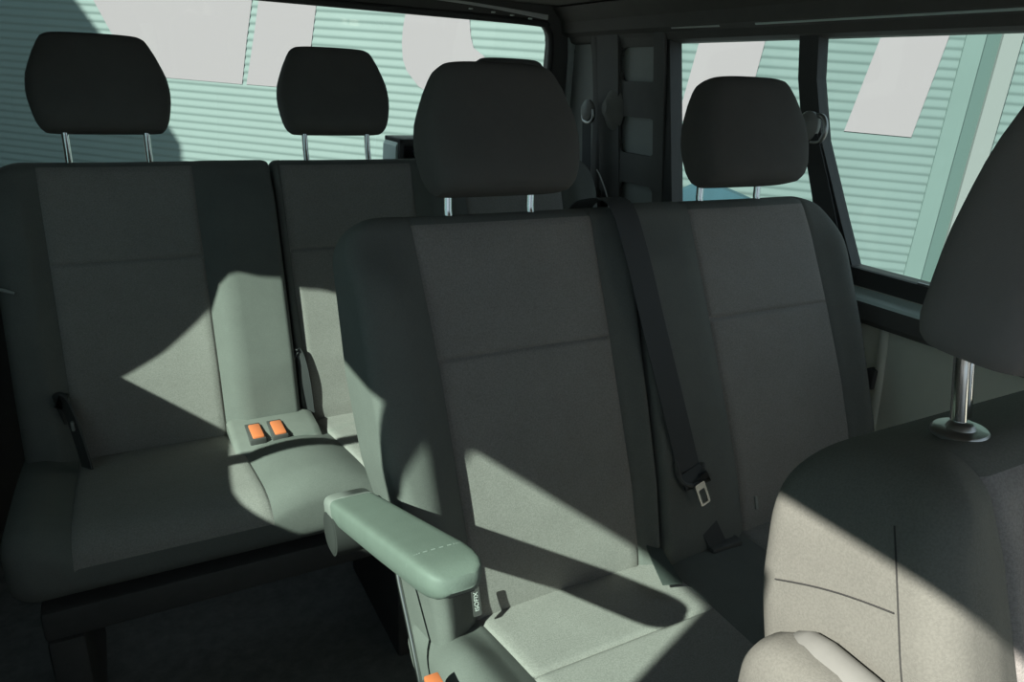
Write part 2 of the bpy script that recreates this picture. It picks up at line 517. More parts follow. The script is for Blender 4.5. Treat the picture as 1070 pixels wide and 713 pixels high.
# child-seat anchor tag with its lettering
Tm_o = V3((.393, 0, 0)) + V3((0, .7945, .5275)) + Wm*.012
bm = bmesh.new()
pl = [Tm_o + V3((x, 0, 0)) + Vm*v + Wm*.001 for x, v in rrect(.013, .044, .002, 3)]
prism(bm, pl, Wm*.0015)
tag = obj('anchor_tag', bm, 'black', bench, smooth=False)
cu_t = bpy.data.curves.new('tag_text', 'FONT'); cu_t.body = 'ISOFIX'; cu_t.size = .0098; cu_t.align_x = 'CENTER'; cu_t.align_y = 'CENTER'
cu_t.extrude = .0002
tmp = bpy.data.objects.new('tag_text', cu_t); COL.objects.link(tmp)
bpy.context.view_layer.update()
me = bpy.data.meshes.new_from_object(tmp.evaluated_get(bpy.context.evaluated_depsgraph_get()))
bpy.data.objects.remove(tmp)
bm = bmesh.new(); bm.from_mesh(me)
Xd = Vm; Yd = V3((-1, 0, 0)); Zd = Wm
for v in bm.verts:
    c = v.co.copy(); v.co = Tm_o + Xd*c.x + Yd*c.y + Zd*(c.z + .003)
obj('tag_lettering', bm, 'white', tag, smooth=False)
# right seat tag
bm = bmesh.new(); add_box(bm, (-.003, -.002, -.012), (.003, .002, .012), .001, mat=Matrix.Translation(V3((.957, .797, .545)) + Wm*.01) @ Matrix.Rotation(R(-18), 4, 'X'))
obj('anchor_tag', bm, 'capgrey', bench, label='small grey tag')

# ------------------------------------------------------------------ seat belt over the middle of the bench
belt = empty('seat_belt', (.78, .92, .42), 'black seat belt hanging down between the two middle-row backrests', 'seat belt', )
def onM(x, v, w): return Om + V3((x, 0, 0)) + Vm*v + Wm*w
bm = bmesh.new()
ribbon(bm, [onM(.722, hM-.03, -.125), onM(.726, hM+.018, -.09), onM(.733, hM+.028, -.05), onM(.738, hM+.012, .008), onM(.746, hM-.06, .028), onM(.770, hM-.22, .034), onM(.794, hM-.36, .036), onM(.809, hM-.450, .037)],
       [(1, 0, 0)]*8, .048, .0016, 10)
web = obj('webbing', bm, 'webbing', belt)
bm = bmesh.new()
ribbon(bm, [onM(.809, hM-.450, .039), onM(.816, hM-.470, .045), onM(.822, hM-.466, .032), onM(.838, hM-.53, .027), onM(.868, hM-.605, .031)], [(1, 0, .15)]*5, [.048, .050, .048, .040, .034], .0016, 8)
obj('lap_webbing', bm, 'webbing', belt)
# folded end of webbing (a rounded lip) and the tongue
bm = bmesh.new(); tube(bm, smooth_path([onM(.783, hM-.432, .036), onM(.787, hM-.464, .041), onM(.809, hM-.476, .045), onM(.832, hM-.466, .044), onM(.840, hM-.444, .038)]), .0042, 8)
obj('tongue_grip', bm, 'black', belt)
bm = bmesh.new()
tO = onM(.822, hM-.492, .050); td = (Vm*-1 + V3((.28, 0, 0))).normalized(); ts = td.cross(Wm).normalized()
outer = rrect(.022, .040, .003, 3); inner = rrect(.013, .025, .002, 3)
o1 = [bm.verts.new(tO + ts*x + td*y) for x, y in outer]; i1 = [bm.verts.new(tO + ts*x + td*(y+.004)) for x, y in inner]
o2 = [bm.verts.new(tO + ts*x + td*y + Wm*.0028) for x, y in outer]; i2 = [bm.verts.new(tO + ts*x + td*(y+.004) + Wm*.0028) for x, y in inner]
n = len(o1)
for k in range(n):
    j = (k+1) % n
    bm.faces.new((o1[k], o1[j], i1[j], i1[k])); bm.faces.new((o2[j], o2[k], i2[k], i2[j]))
    bm.faces.new((o1[k], o2[k], o2[j], o1[j])); bm.faces.new((i1[j], i2[j], i2[k], i1[k]))
obj('tongue', bm, 'steel', belt, smooth=False, label='metal belt tongue')
# buckle receiver slot plate at the crease
bm = bmesh.new(); add_box(bm, (.845, .765, .478), (.915, .80, .494), .004); obj('buckle_receiver', bm, 'black', belt)

# ================================================================== REAR BENCH
Vr, Wr = axes(15)
hR = (1.056-.42)/Vr.z
Or = V3((0, 1.74, 1.056)) - Vr*hR
rear = empty('rear_bench', (.47, 1.45, 0), 'dark grey three-seat bench across the very back of the van', 'bench seat')
def relief(ins, amt=.026, hw=.040):
    def f(x, v, fr):
        l, r_ = lerp_table(ins[0], v), lerp_table(ins[1], v)
        d = 0 if l <= x <= r_ else min(abs(x-l), abs(x-r_))
        c = (x-(l+r_)/2)/((r_-l)/2)
        return amt*ramp(d, 0, hw)*(1-.85*ramp(v, .56, .655)) + lerp_table(vprof, v) - .006*(1-min(1, c*c))
    return f
rseam = hR - (1.056-.862)/Vr.z
Tr = [(0, .13), (.3, .12), (.66, .09)]
ri = [([(0, -.128), (.66, -.131)], [(0, .160), (.66, .157)]), ([(0, .352), (.66, .336)], [(0, .665), (.66, .659)]), ([(0, .800), (.66, .800)], [(0, 1.10), (.66, 1.09)])]
rx = [(-.222, .320), (.327, .738), (.742, 1.20)]
for k, (a, b) in enumerate(rx):
    pad(('backrest', 'insert_panel'), ('bolster', 'insert'), rear, Or, Vr, Wr, hR+.008,
        [(0, a), (.66, a)], [(0, b), (.66, b)], [ri[k]], relief(ri[k]), Tr, rt=.03, rcL=.065 if k == 0 else .012, rcR=.065 if k == 2 else .012,
        ebL=.03 if k == 0 else .014, ebR=.03 if k == 2 else .014, seams=[rseam], insert_top=hR-.004)
for cx in (-.001, .4726, .945):
    headrest(rear, cx, Or + V3((cx + (.004 if cx < .1 else .014), 0, 0)) + Vr*(hR+.002) - Wr*.03, Vr, Wr, h0=.063, H=.189, W=.131 if cx < .1 else .130, D=.105, sep=.15, fwd=.025)
Vc2, Wc2 = cush_axes(R(5.5))
Oc2 = V3((0, 1.655, .462))
rc = [([(0, -.128), (.5, -.135)], [(0, .165), (.3, .180), (.5, .19)]), ([(0, .345), (.3, .372), (.5, .39)], [(0, .665), (.5, .66)]), ([(0, .80), (.5, .80)], [(0, 1.10), (.5, 1.10)])]
def fC2(x, v, fr):
    l0, r0 = lerp_table(rc[0][0], v), lerp_table(rc[0][1], v); l1 = lerp_table(rc[1][0], v)
    out = 0.
    if x < l0: out = .02*ramp(l0-x, 0, .06)
    elif r0 < x < l1: out = .020*math.sin(math.pi*(x-r0)/(l1-r0))*ramp(v, .12, .25)
    return out + .010*math.sin(math.pi*min(1, v/.5)) - .016*ramp(v, .37, .455)
pad(('cushion', 'insert_panel'), ('bolster', 'insert'), rear, Oc2, Vc2, Wc2, .442,
    [(0, -.235), (.5, -.235)], [(0, 1.20), (.5, 1.20)], rc, fC2, [(0, .11), (.5, .10)], rt=.035, rcL=.05, rcR=.05, ebL=.035, ebR=.035, seams=[], rb=.03)
bm = bmesh.new(); add_box(bm, (-.20, 1.25, .30), (1.16, 1.62, .36), .008); obj('seat_frame', bm, 'black', rear)
for lx in (-.20, .44, 1.10):
    bm = bmesh.new(); add_box(bm, (lx, 1.26, 0), (lx+.06, 1.62, .29), .01); obj('leg', bm, 'black', rear)
# plastic buckle console at the crease between first and second place
def slab(bm, ring_lo, ring_hi): loft(bm, [ring_lo, ring_hi])
bm = bmesh.new()
rings = []
for x, sc in ((.158, .86), (.163, .95), (.170, 1), (.25, 1.02), (.325, 1), (.335, .95), (.342, .86)):
    prof = [(1.60, .46), (1.595, .505), (1.57, .512), (1.50, .507), (1.445, .494), (1.430, .482), (1.426, .455)]
    cy = 1.515; rings.append([V3((x, cy+(y-cy)*sc, .47+(z-.47)*sc)) for y, z in prof])
loft(bm, rings)
con = obj('buckle_console', bm, 'panelgrey', rear, label='grey plastic console with two red-orange buckles')
for bx in (.190, .236):
    bm = bmesh.new(); add_box(bm, (bx, 1.462, .490), (bx+.034, 1.545, .5110), .003, mat=Matrix.Translation((0, 0, .0)))
    pk = obj('buckle_slot', bm, 'black', con)
    bm = bmesh.new(); add_box(bm, (bx+.007, 1.467, .500), (bx+.031, 1.532, .5150), .003)
    obj('release_button', bm, 'orange', con, label='red-orange release button')
# pull strap looped in the gap between the first two backrests
bm = bmesh.new()
def onR(x, v, w): return Or + V3((x, 0, 0)) + Vr*v + Wr*w
ribbon(bm, [onR(.322, .075, .0), onR(.319, .15, .012), onR(.320, .205, .019), onR(.327, .228, .022), onR(.335, .205, .021), onR(.340, .15, .020), onR(.343, .075, .012)],
       [Wr, Wr, Wr, V3((1, 0, 0)), V3((1, 0, 0)), V3((1, 0, 0)), V3((1, 0, 0))], [.012, .012, .012, .014, .018, .020, .020], .0025, 8)
obj('pull_strap', bm, 'webbing', rear)
# buckle strap at the far left end
bm = bmesh.new()
ribbon(bm, [(-.150, 1.60, .560), (-.150, 1.585, .605), (-.138, 1.565, .615), (-.128, 1.550, .585), (-.118, 1.535, .52), (-.112, 1.525, .465)], [(.5, -.85, 0)]*6, [.03, .034, .036, .036, .036, .036], .004, 8)
bs = obj('buckle_strap', bm, 'black', rear)
bm = bmesh.new(); add_box(bm, (-.130, 1.535, .562), (-.124, 1.545, .582), .002); obj('belt_tongue', bm, 'capgrey', bs)
bm = bmesh.new(); tube(bm, [(-.232, 1.648, .838), (-.205, 1.64, .829), (-.192, 1.638, .824)], [.003, .004, .003], 8); obj('release_lever', bm, 'capgrey', rear)

# ================================================================== FRONT SEAT
Vf, Wf = axes(17)
hF = (.968-.44)/Vf.z
Of = V3((0, .262, .968)) - Vf*hF
front = empty('front_seat', (.72, .05, 0), 'front seat nearest the camera, its side panel catching warm sunlight', 'car seat')
insF = ([(0, .622), (.3, .612), (.48, .606), (.57, .590)], [(0, .828), (.3, .838), (.57, .85)])
def fF(x, v, fr):
    l, r_ = lerp_table(insF[0], v), lerp_table(insF[1], v)
    d = 0 if l <= x <= r_ else min(abs(x-l), abs(x-r_))
    return .020*ramp(d, 0, .07) + lerp_table(vprof, v)
fb, _ = pad(('backrest', 'insert_panel'), ('front_bolster', 'insert'), front, Of, Vf, Wf, hF+.020,
    [(0, .50), (.2, .492), (.42, .488), (.56, .500)], [(0, .955), (.56, .955)], [insF], fF, [(0, .185), (.3, .18), (.45, .172), (.57, .15)], rt=.045, rcL=.075, rcR=.075, ebL=.030, ebR=.03, seams=[], insert_top=hF-.002)
def onF(x, v, w): return Of + V3((x, 0, 0)) + Vf*v + Wf*w
# seams on the lit side: one up the front corner, one across the side panel
bm = bmesh.new(); tube(bm, [onF(lerp_table([(0, .5005), (.2, .4925), (.42, .4885), (.56, .5005)], v)-.0008, v, -.040+lerp_table(vprof, v)+.020) for v in [.2+.33*i/20 for i in range(21)]], .0007, 6)
obj('side_seam', bm, 'seam', fb)
bm = bmesh.new()
cs = [(.4880, .366 + (.257-.366)*t, .832 + (.877-.832)*t + .004*math.sin(math.pi*t)) for t in [k/12 for k in range(13)]]
tube(bm, cs, .0007, 6); obj('side_seam', bm, 'seam', fb)
# headrest with its two rods close together from here
hr = headrest(front, .735, V3((.735, .314, .966)), V3((0, -.06, 1)), V3((0, -1, -.06)), h0=.080, H=.235, W=.138, D=.128, mat='front_headrest', posts=False,
    wprof=[(0, .93), (.04, .98), (.10, 1.0), (.3, .985), (.45, .95), (.6, .89), (.75, .81), (.88, .72), (.95, .66), (1, .58)],
    dprof=[(0, .90), (.03, .97), (.1, 1.0), (.4, .98), (.7, .88), (.9, .70), (1, .42)])
for (px, py, r_, z0) in ((.637, .321, .0068, .966), (.700, .350, .0058, .955)):
    bm = bmesh.new(); tube(bm, smooth_path([(px, py-.008, z0-.03), (px, py, z0), (px, py+.010, z0+.05), (px, py+.016, z0+.09), (px, py+.016, z0+.14)]), r_, 18); obj('post', bm, 'chrome', hr)
    bm = bmesh.new()
    if r_ > .006:
        prof = [(-.004, .0265), (-.001, .0265), (.001, .0245), (.002, .014), (.006, .0115), (.0075, .0088)]
        rings = [[V3((px + q*math.cos(2*math.pi*k/40), py + .85*q*math.sin(2*math.pi*k/40), z0 + h + .009)) for k in range(40)] for h, q in prof]
        loft(bm, rings); obj('guide_sleeve', bm, 'steel', front)
    else: bm.free()
# inner armrest of the front seat, seen from its pivot end
bm = bmesh.new()
rings = []
pc = V3((.452, .288, .768)); ad = V3((0, -1, -.03)).normalized(); au = V3((0, -.03, 1)).normalized()
for f, wx, hz in ((-.056, .010, .012), (-.053, .020, .026), (-.046, .028, .040), (-.033, .033, .050), (-.014, .035, .055), (.02, .036, .056), (.10, .034, .044), (.2, .033, .036), (.26, .030, .032), (.285, .02, .022), (.292, .008, .01)):
    ring = []
    for k in range(30):
        a = 2*math.pi*k/30; c, s = math.cos(a), math.sin(a); ex = 2/2.8
        ring.append(pc + ad*f + V3((1, 0, 0))*(wx*math.copysign(abs(c)**ex, c)) + au*(hz*math.copysign(abs(s)**ex, s)))
    rings.append(ring)
loft(bm, rings); fa = obj('armrest', bm, 'front_bolster', front)
bm = bmesh.new()
rings = []
for f, q in ((-.040, .15), (-.038, .45), (-.030, .75), (-.018, .93), (0, 1), (.04, 1), (.09, .95), (.12, .8), (.135, .5), (.14, .15)):
    rings.append([pc + ad*f + V3((.013 + .0255*q*math.cos(2*math.pi*k/26), 0, .012 + .052*q*math.sin(2*math.pi*k/26))) for k in range(26)])
loft(bm, rings)
obj('pivot_cap', bm, 'panelgrey', fa, label='smooth grey pivot cap')
bm = bmesh.new(); tube(bm, [(.478, .300, .775), (.498, .300, .775)], .03, 20); obj('pivot', bm, 'black', fa)
# cushion and stand
pad(('cushion', 'insert_panel'), ('front_bolster', 'insert'), front, V3((0, .19, .43)), cush_axes(R(3))[0], cush_axes(R(3))[1], .50,
    [(0, .49), (.5, .485)], [(0, .955), (.5, .96)], [([(0, .60), (.5, .59)], [(0, .845), (.5, .86)])], lambda x, v, fr: .02*(2*fr-1)**2, [(0, .13), (.5, .13)], rt=.045, ebL=.04, ebR=.04, rb=.03)
bm = bmesh.new(); add_box(bm, (.53, -.24, 0), (.91, .14, .31), .015); obj('seat_stand', bm, 'black', front)

# ================================================================== VAN SHELL
def xw(z):                                            # inner face of the right side, leaning in above the sill
    return lerp_table([(0, 1.40), (.80, 1.40), (.905, 1.385), (1.365, 1.345), (1.47, 1.29)], z)
def side_poly(bm, yz, t=.03, off=0., xf=xw):
    """flat-ish plate on the right wall from (y,z) outline"""
    prism_pts = [V3((xf(z)+off, y, z)) for y, z in yz]
    prism(bm, prism_pts, (t, 0, 0))

# right wall: lower panel, header, pillars
bm = bmesh.new()
add_box(bm, (1.40, -.60, 0), (1.43, 1.66, .80)); add_box(bm, (1.40, -.60, .80), (1.43, .05, .90))
for y0, y1 in ((.05, .17),):
    side_poly(bm, [(y0, .80), (y1, .80), (y1, .905), (y1-.0, 1.365), (y0, 1.365)], .05)
side_poly(bm, [(.17, .80), (1.66, .80), (1.66, .900), (.17, .900)], .05)
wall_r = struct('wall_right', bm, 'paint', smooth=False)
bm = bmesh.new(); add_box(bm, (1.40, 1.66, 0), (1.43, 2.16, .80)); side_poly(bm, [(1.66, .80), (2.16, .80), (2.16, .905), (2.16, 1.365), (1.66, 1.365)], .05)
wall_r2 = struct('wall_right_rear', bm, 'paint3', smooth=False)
# pressed rib at the edge of the lower panel
bm = bmesh.new(); tube(bm, smooth_path([(1.402, .905, .79), (1.402, .895, .70), (1.402, .885, .55), (1.402, .88, .3)]), .011, 12)
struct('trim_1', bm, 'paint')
# belt-slot bracket behind the bench
bm = bmesh.new(); add_box(bm, (1.380, .893, .655), (1.404, .915, .70), .004); struct('trim_2', bm, 'black')
# sill trim with its lit ledge
bm = bmesh.new()
prof = [(1.405, .792), (1.372, .794), (1.362, .806), (1.360, .842), (1.405, .850)]
prism(bm, [V3((x, .10, z)) for x, z in prof], (0, 1.6, 0)); struct('trim_3', bm, 'trim', smooth=False)
bm = bmesh.new()
prof = [(1.360, .842), (1.363, .848), (1.388, .862), (1.404, .862), (1.404, .842)]
prism(bm, [V3((x, .12, z)) for x, z in prof], (0, 1.56, 0)); struct('trim_4', bm, 'ledge', smooth=False)
bm = bmesh.new()
prof = [(1.396, .862), (1.385, .866), (1.380, .903), (1.386, .905), (1.43, .902), (1.43, .862)]
prism(bm, [V3((x, .12, z)) for x, z in prof], (0, 1.56, 0)); struct('trim_5', bm, 'rubber', smooth=False)
bm = bmesh.new(); tube(bm, [(1.381, .60, .906), (1.381, .845, .9055)], .003, 8); struct('trim_6', bm, 'steel')
# header above the side windows
bm = bmesh.new()
prof = [(1.352, 1.362), (1.330, 1.368), (1.318, 1.385), (1.296, 1.395), (1.288, 1.425), (1.245, 1.462), (1.40, 1.50), (1.40, 1.362)]
prism(bm, [V3((x, -.1, z)) for x, z in prof], (0, 2.26, 0)); struct('trim_7', bm, 'trim', smooth=False)
bm = bmesh.new(); tube(bm, smooth_path([(1.306, .45, 1.3905), (1.305, .8, 1.3915), (1.305, 1.12, 1.392), (1.304, 1.3, 1.392)]), .0035, 8); struct('trim_8', bm, 'ledge')
bm = bmesh.new(); tube(bm, smooth_path([(1.303, 1.415, 1.392), (1.303, 1.50, 1.393), (1.303, 1.585, 1.394)]), .0035, 8); struct('trim_9', bm, 'paint2')
# pillar between the panes
bm = bmesh.new()
L = [(1.205, 1.375), (1.200, 1.28), (1.172, 1.16), (1.128, 1.04), (1.085, .905)]
Rr = [(1.154, 1.375), (1.150, 1.28), (1.118, 1.155), (1.046, 1.0), (1.000, .905)]
prism(bm, [V3((xw(z)-.001, y, z)) for y, z in L + Rr[::-1]], (.03, 0, 0)); struct('trim_10', bm, 'rubber', smooth=False)
# rear quarter lining with three openings on the painted metal
bm = bmesh.new()
outer = [(1.585, .905), (1.622, 1.375), (1.66, 1.375), (1.628, .905)]
prism(bm, [V3((xw(z)-.010, y, z)) for y, z in outer], (.04, 0, 0)); struct('trim_11', bm, 'rubber', smooth=False)
bm = bmesh.new()
zs = [(.86, .895), (.975, 1.06), (1.165, 1.265), (1.355, 1.40)]
holes = [(.895, .975), (1.062, 1.165), (1.262, 1.352)]
def quarter_x(z): return xw(z)-.012
def plate(y0, y1, z0, z1):
    prism(bm, [V3((quarter_x(z), y, z)) for y, z in ((y0, z0), (y1, z0), (y1, z1), (y0, z1))], (.010, 0, 0))
ya, yb = 1.630, 1.94                                   # lining runs back to the corner
h0y, h1y = 1.674, 1.836
plate(ya, h0y, .86, 1.40); plate(h1y, yb, .86, 1.40)
for z0, z1 in ((.86, .895), (.975, 1.062), (1.165, 1.262), (1.352, 1.40)): plate(h0y, h1y, z0, z1)
# rounded fillets in the corners of the openings
for z0, z1 in holes:
    for yy, zz, sy, sz in ((h0y, z0, 1, 1), (h1y, z0, -1, 1), (h1y, z1, -1, -1), (h0y, z1, 1, -1)):
        r_ = .022
        arc = [(yy + sy*r_*(1-math.sin(R(a))), zz + sz*r_*(1-math.cos(R(a)))) for a in range(0, 91, 15)]
        prism(bm, [V3((quarter_x(z), y, z)) for y, z in [(yy, zz)] + arc], (.010, 0, 0))
struct('trim_12', bm, 'trim', smooth=False)

# left wall: the sliding-door window faces the sun
def xwl(z): return lerp_table([(0, -.42), (.85, -.42), (.92, -.405), (1.38, -.378), (1.47, -.35)], z)
bm = bmesh.new()
def lplate(yz, t=-.04): prism(bm, [V3((xwl(z), y, z)) for y, z in yz], (t, 0, 0))
lplate([(.03, 0), (2.26, 0), (2.26, .85), (.03, .85)])
lplate([(.03, .85), (2.24, .85), (2.24, .918), (.03, .918)])
lplate([(.03, .918), (.195, .918), (.195, 1.378), (.03, 1.378)])
lplate([(1.468, .918), (2.16, .918), (2.16, 1.44), (1.27, 1.44), (1.325, 1.40), (1.365, 1.345), (1.395, 1.318), (1.422, 1.24), (1.434, 1.13), (1.448, 1.02)])
lplate([(1.18, .91), (1.228, .91), (1.0, 1.29), (.96, 1.29)])  # unseen slanted strip added to throw a band across the rear cushion
lplate([(.548, 1.235), (.580, 1.225), (.580, 1.385), (.548, 1.385)])  # unseen hanging bar added to shade a band of the middle bolster
lplate([(.03, 1.378), (1.0, 1.378), (1.0, 1.48), (.03, 1.48)])
lplate([(1.0, 1.378), (1.12, 1.44), (2.16, 1.44), (2.16, 1.48), (1.0, 1.48)])
struct('wall_left', bm, 'trim', smooth=False)

bm = bmesh.new(); add_box(bm, (-.46, -.80, 0), (1.43, -.70, .95), .02); struct('wall_front', bm, 'trim', smooth=False)
bm = bmesh.new(); add_box(bm, (-.46, -.70, 0), (-.42, .03, .90), .01); struct('door_1', bm, 'trim', smooth=False)
# ceiling, floor
bm = bmesh.new(); add_box(bm, (-.42, .12, 1.468), (1.42, 2.18, 1.52), .004)
add_box(bm, (-.232, -.62, 1.468), (1.42, .125, 1.52), .004)  # unseen cab roof, cut short on the left so sun reaches the seat
struct('ceiling', bm, 'headliner', smooth=False)
bm = bmesh.new(); add_box(bm, (-.46, -.70, -.06), (1.43, 2.2, 0)); struct('floor', bm, 'floor', smooth=False)

# rear wall (tailgate) with its big window
def yt(z): return lerp_table([(0, 2.20), (.95, 2.18), (1.42, 2.10), (1.50, 2.07)], z)
bm = bmesh.new()
def tplate(xz, t=.04): prism(bm, [V3((x, yt(z), z)) for x, z in xz], (0, t, 0))
tplate([(-.46, 0), (1.42, 0), (1.42, .95), (-.46, .95)])
tplate([(-.46, .95), (-.36, .95), (-.34, 1.42), (-.46, 1.42)])
tplate([(1.285, .95), (1.40, .95), (1.36, 1.42), (1.262, 1.42)])
tplate([(-.46, 1.42), (1.36, 1.42), (1.30, 1.50), (-.46, 1.50)])
arc = [(1.262-.05*(1-math.sin(R(a))), 1.42-.05*(1-math.cos(R(a)))) for a in range(0, 91, 10)]
tplate([(1.262, 1.42)] + arc)
struct('wall_rear', bm, 'trim', smooth=False)
# rubber lip round the tailgate window
bm = bmesh.new()
tube(bm, smooth_path([(1.275, yt(.96)-.006, .96), (1.268, yt(1.2)-.006, 1.2), (1.258, yt(1.36)-.006, 1.36), (1.235, yt(1.405)-.006, 1.405), (1.19, yt(1.418)-.006, 1.418), (.8, yt(1.42)-.006, 1.421), (.3, yt(1.42)-.006, 1.423), (-.33, yt(1.42)-.006, 1.423)]), .010, 10)
struct('trim_13', bm, 'rubber')
# lip over the tailgate opening, its sun glint coloured in as white, with clips
bm = bmesh.new()
ribbon(bm, [(.60, 2.0, 1.4535), (.855, 2.0, 1.4475), (1.0, 2.0, 1.4405), (1.18, 2.0, 1.427)], (0, 0, 1), [.004, .006, .007, .013], .006, 8)
struct('trim_14', bm, 'white')
bm = bmesh.new()
for x, z in ((.93, 1.432), (1.0, 1.4285), (1.06, 1.425), (1.12, 1.4205)): add_box(bm, (x, 2.0, z-.002), (x+.010, 2.01, z+.002), .001)
struct('trim_15', bm, 'paint2')
bm = bmesh.new()
prism(bm, [V3((x, 1.995, z)) for x, z in ((.2, 1.47), (1.25, 1.47), (1.25, 1.405), (1.20, 1.428), (1.0, 1.442), (.6, 1.455), (.2, 1.458))], (0, .02, 0)) if False else None
bm.free()
# painted metal strip in the rear corner pillar
bm = bmesh.new()
stp = [(1.318, 1.388), (1.335, 1.405), (1.362, 1.405), (1.372, 1.38), (1.386, 1.30), (1.392, 1.05), (1.385, .965), (1.362, .985), (1.345, 1.02), (1.340, 1.20), (1.330, 1.32)]
prism(bm, [V3((x, yt(z)-.010, z)) for x, z in stp], (0, .008, 0)); struct('trim_16', bm, 'paint2', smooth=False)
bm = bmesh.new()
for x, z in ((1.352, 1.345), (1.362, 1.262), (1.366, 1.252), (1.372, 1.125)):
    add_box(bm, (x-.006, yt(z)-.014, z-.006), (x+.006, yt(z)-.009, z+.006), .002)
struct('trim_17', bm, 'black')
# corner lining between the strip and the side openings
bm = bmesh.new()
tube(bm, smooth_path([(1.395, 1.97, .86), (1.391, 1.97, 1.1), (1.373, 1.97, 1.3), (1.345, 1.965, 1.42)]), .036, 14)
struct('trim_18', bm, 'trim')
bm = bmesh.new(); add_box(bm, (1.02, 1.90, .80), (1.36, 2.10, .945), .02); struct('trim_19', bm, 'trim')

# windows: frame is the rubber above, the pane is real tinted glass
def window(n, poly, depth, matname):
    bm = bmesh.new(); prism(bm, poly, depth)
    o = obj('window_%d' % n, bm, matname, None, smooth=False); o['kind'] = 'structure'; return o
xg = lambda z: xw(z) + .012
window(1, [V3((xg(z), y, z)) for y, z in ((.17, .90), (1.06, .90), (1.18, 1.37), (.17, 1.37))], (.004, 0, 0), 'glass_clear')
window(2, [V3((xg(z), y, z)) for y, z in ((1.06, .90), (1.62, .90), (1.65, 1.37), (1.18, 1.37))], (.004, 0, 0), 'glass_clear')
window(3, [V3((x, yt(z)+.018, z)) for x, z in ((-.37, .945), (1.29, .945), (1.265, 1.425), (-.35, 1.425))], (0, .004, 0), 'glass_clear')
xl_ = lambda z: xwl(z) - .02
window(4, [V3((xl_(z), y, z)) for y, z in ((.19, .915), (1.17, .915), (1.17, 1.38), (.19, 1.38))], (.004, 0, 0), 'glass_tint')
window(5, [V3((xl_(z), y, z)) for y, z in ((1.17, .915), (1.49, .915), (1.38, 1.41), (1.17, 1.41))], (.004, 0, 0), 'glass_tint')

# ------------------------------------------------------------------ belts on the right wall
def wall_belt(label, c, down, name='seat_belt', flip=1):
    c = V3(c)
    e = empty(name, c, label, 'seat belt', None)
    bm = bmesh.new()
    prof = [(0, .004), (.004, .018), (.012, .026), (.022, .027), (.030, .020), (.034, .008)]
    rings = [[c + V3((-h, q*1.0*math.cos(2*math.pi*k/24), q*1.15*math.sin(2*math.pi*k/24))) for k in range(24)] for h, q in prof]
    loft(bm, rings); cap = obj('anchor_cap', bm, 'capgrey', e)
    bm = bmesh.new()
    pts = [c + V3((-.016, y, z)) for y, z in ((-.027, .004), (-.030, -.018), (-.016, -.034), (.014, -.034), (.028, -.020), (.026, .002))] if flip == 0 else [c + V3((-.014, flip*y, z)) for y, z in ((-.012, .022), (-.030, .020), (-.040, .004), (-.040, -.016), (-.030, -.030), (-.010, -.032))]
    tube(bm, smooth_path(pts), .0055, 10); obj('belt_guide', bm, 'steel', e)
    bm = bmesh.new(); ribbon(bm, down, (0, 1, 0), .046, .0016, 8); obj('webbing', bm, 'webbing', e)
    return e
wall_belt('black belt on a grey anchor high on the pillar between the side windows', (1.342, 1.127, 1.185),
          [(1.322, 1.12, 1.165), (1.345, 1.085, 1.06), (1.358, 1.05, .96), (1.345, 1.02, .86), (1.345, 1.0, .60)])
wall_belt('black belt on a pale anchor in the dark rear corner of the van', (1.318, 1.935, 1.175),
          [(1.298, 1.935, 1.155), (1.31, 1.94, 1.05), (1.32, 1.945, .95), (1.33, 1.95, .80)], flip=0)
bm = bmesh.new()
rings = [[V3((1.352 - h, 1.865 + q*math.cos(2*math.pi*k/20), 1.185 + 1.5*q*math.sin(2*math.pi*k/20))) for k in range(20)] for h, q in ((0, .045), (.012, .040), (.03, .022), (.042, .012))]
loft(bm, rings); struct('trim_20', bm, 'headliner')
# thin pale cord hanging in the corner
bm = bmesh.new(); tube(bm, smooth_path([(1.33, 1.905, 1.0), (1.32, 1.87, .985), (1.31, 1.82, .945), (1.305, 1.79, .90), (1.30, 1.78, .86)]), .0022, 8)
cord = obj('cord', bm, 'white', None); cord['label'] = 'thin pale cord hanging behind the bench in the rear corner'; cord['category'] = 'cord'

# open housing at the foot of the tailgate window
hb = empty('wiper_housing', (.85, 2.13, .93), 'black open-fronted housing at the foot of the rear window', 'housing')
bm = bmesh.new()
def shell(x0, x1, y0, y1, z0, z1, t):
    add_box(bm, (x0, y0, z1-t), (x1, y1, z1), .008); add_box(bm, (x0, y0, z0), (x1, y1, z0+t), .006)
    add_box(bm, (x0, y0, z0), (x0+t*.8, y1, z1), .008); add_box(bm, (x1-t, y0, z0), (x1, y1, z1), .008)
    add_box(bm, (x0, y1-.01, z0), (x1, y1, z1), .003)
shell(.728, 1.05, 2.02, 2.145, .93, 1.082, .022)
obj('shell', bm, 'black', hb)
bm = bmesh.new()
prism(bm, [V3((.716, 2.03, .93)), V3((.722, 2.03, 1.06)), V3((.732, 2.03, 1.078)), V3((.732, 2.03, .93))], (0, .11, 0)); obj('lit_end', bm, 'ledge', hb, smooth=False)  # chamfered end; its lit teal side is put into the pale colour
bm = bmesh.new()
prism(bm, [V3((.80, 2.035, .985)), V3((.96, 2.035, .985)), V3((.96, 2.06, 1.045)), V3((.785, 2.06, 1.045))], (0, .004, 0)); obj('folded_sheet', bm, 'foil', hb, smooth=False)

# ================================================================== OUTSIDE
bm = bmesh.new(); add_box(bm, (-40, -40, -.75), (40, 40, -.55)); struct('ground', bm, 'asphalt', smooth=False)

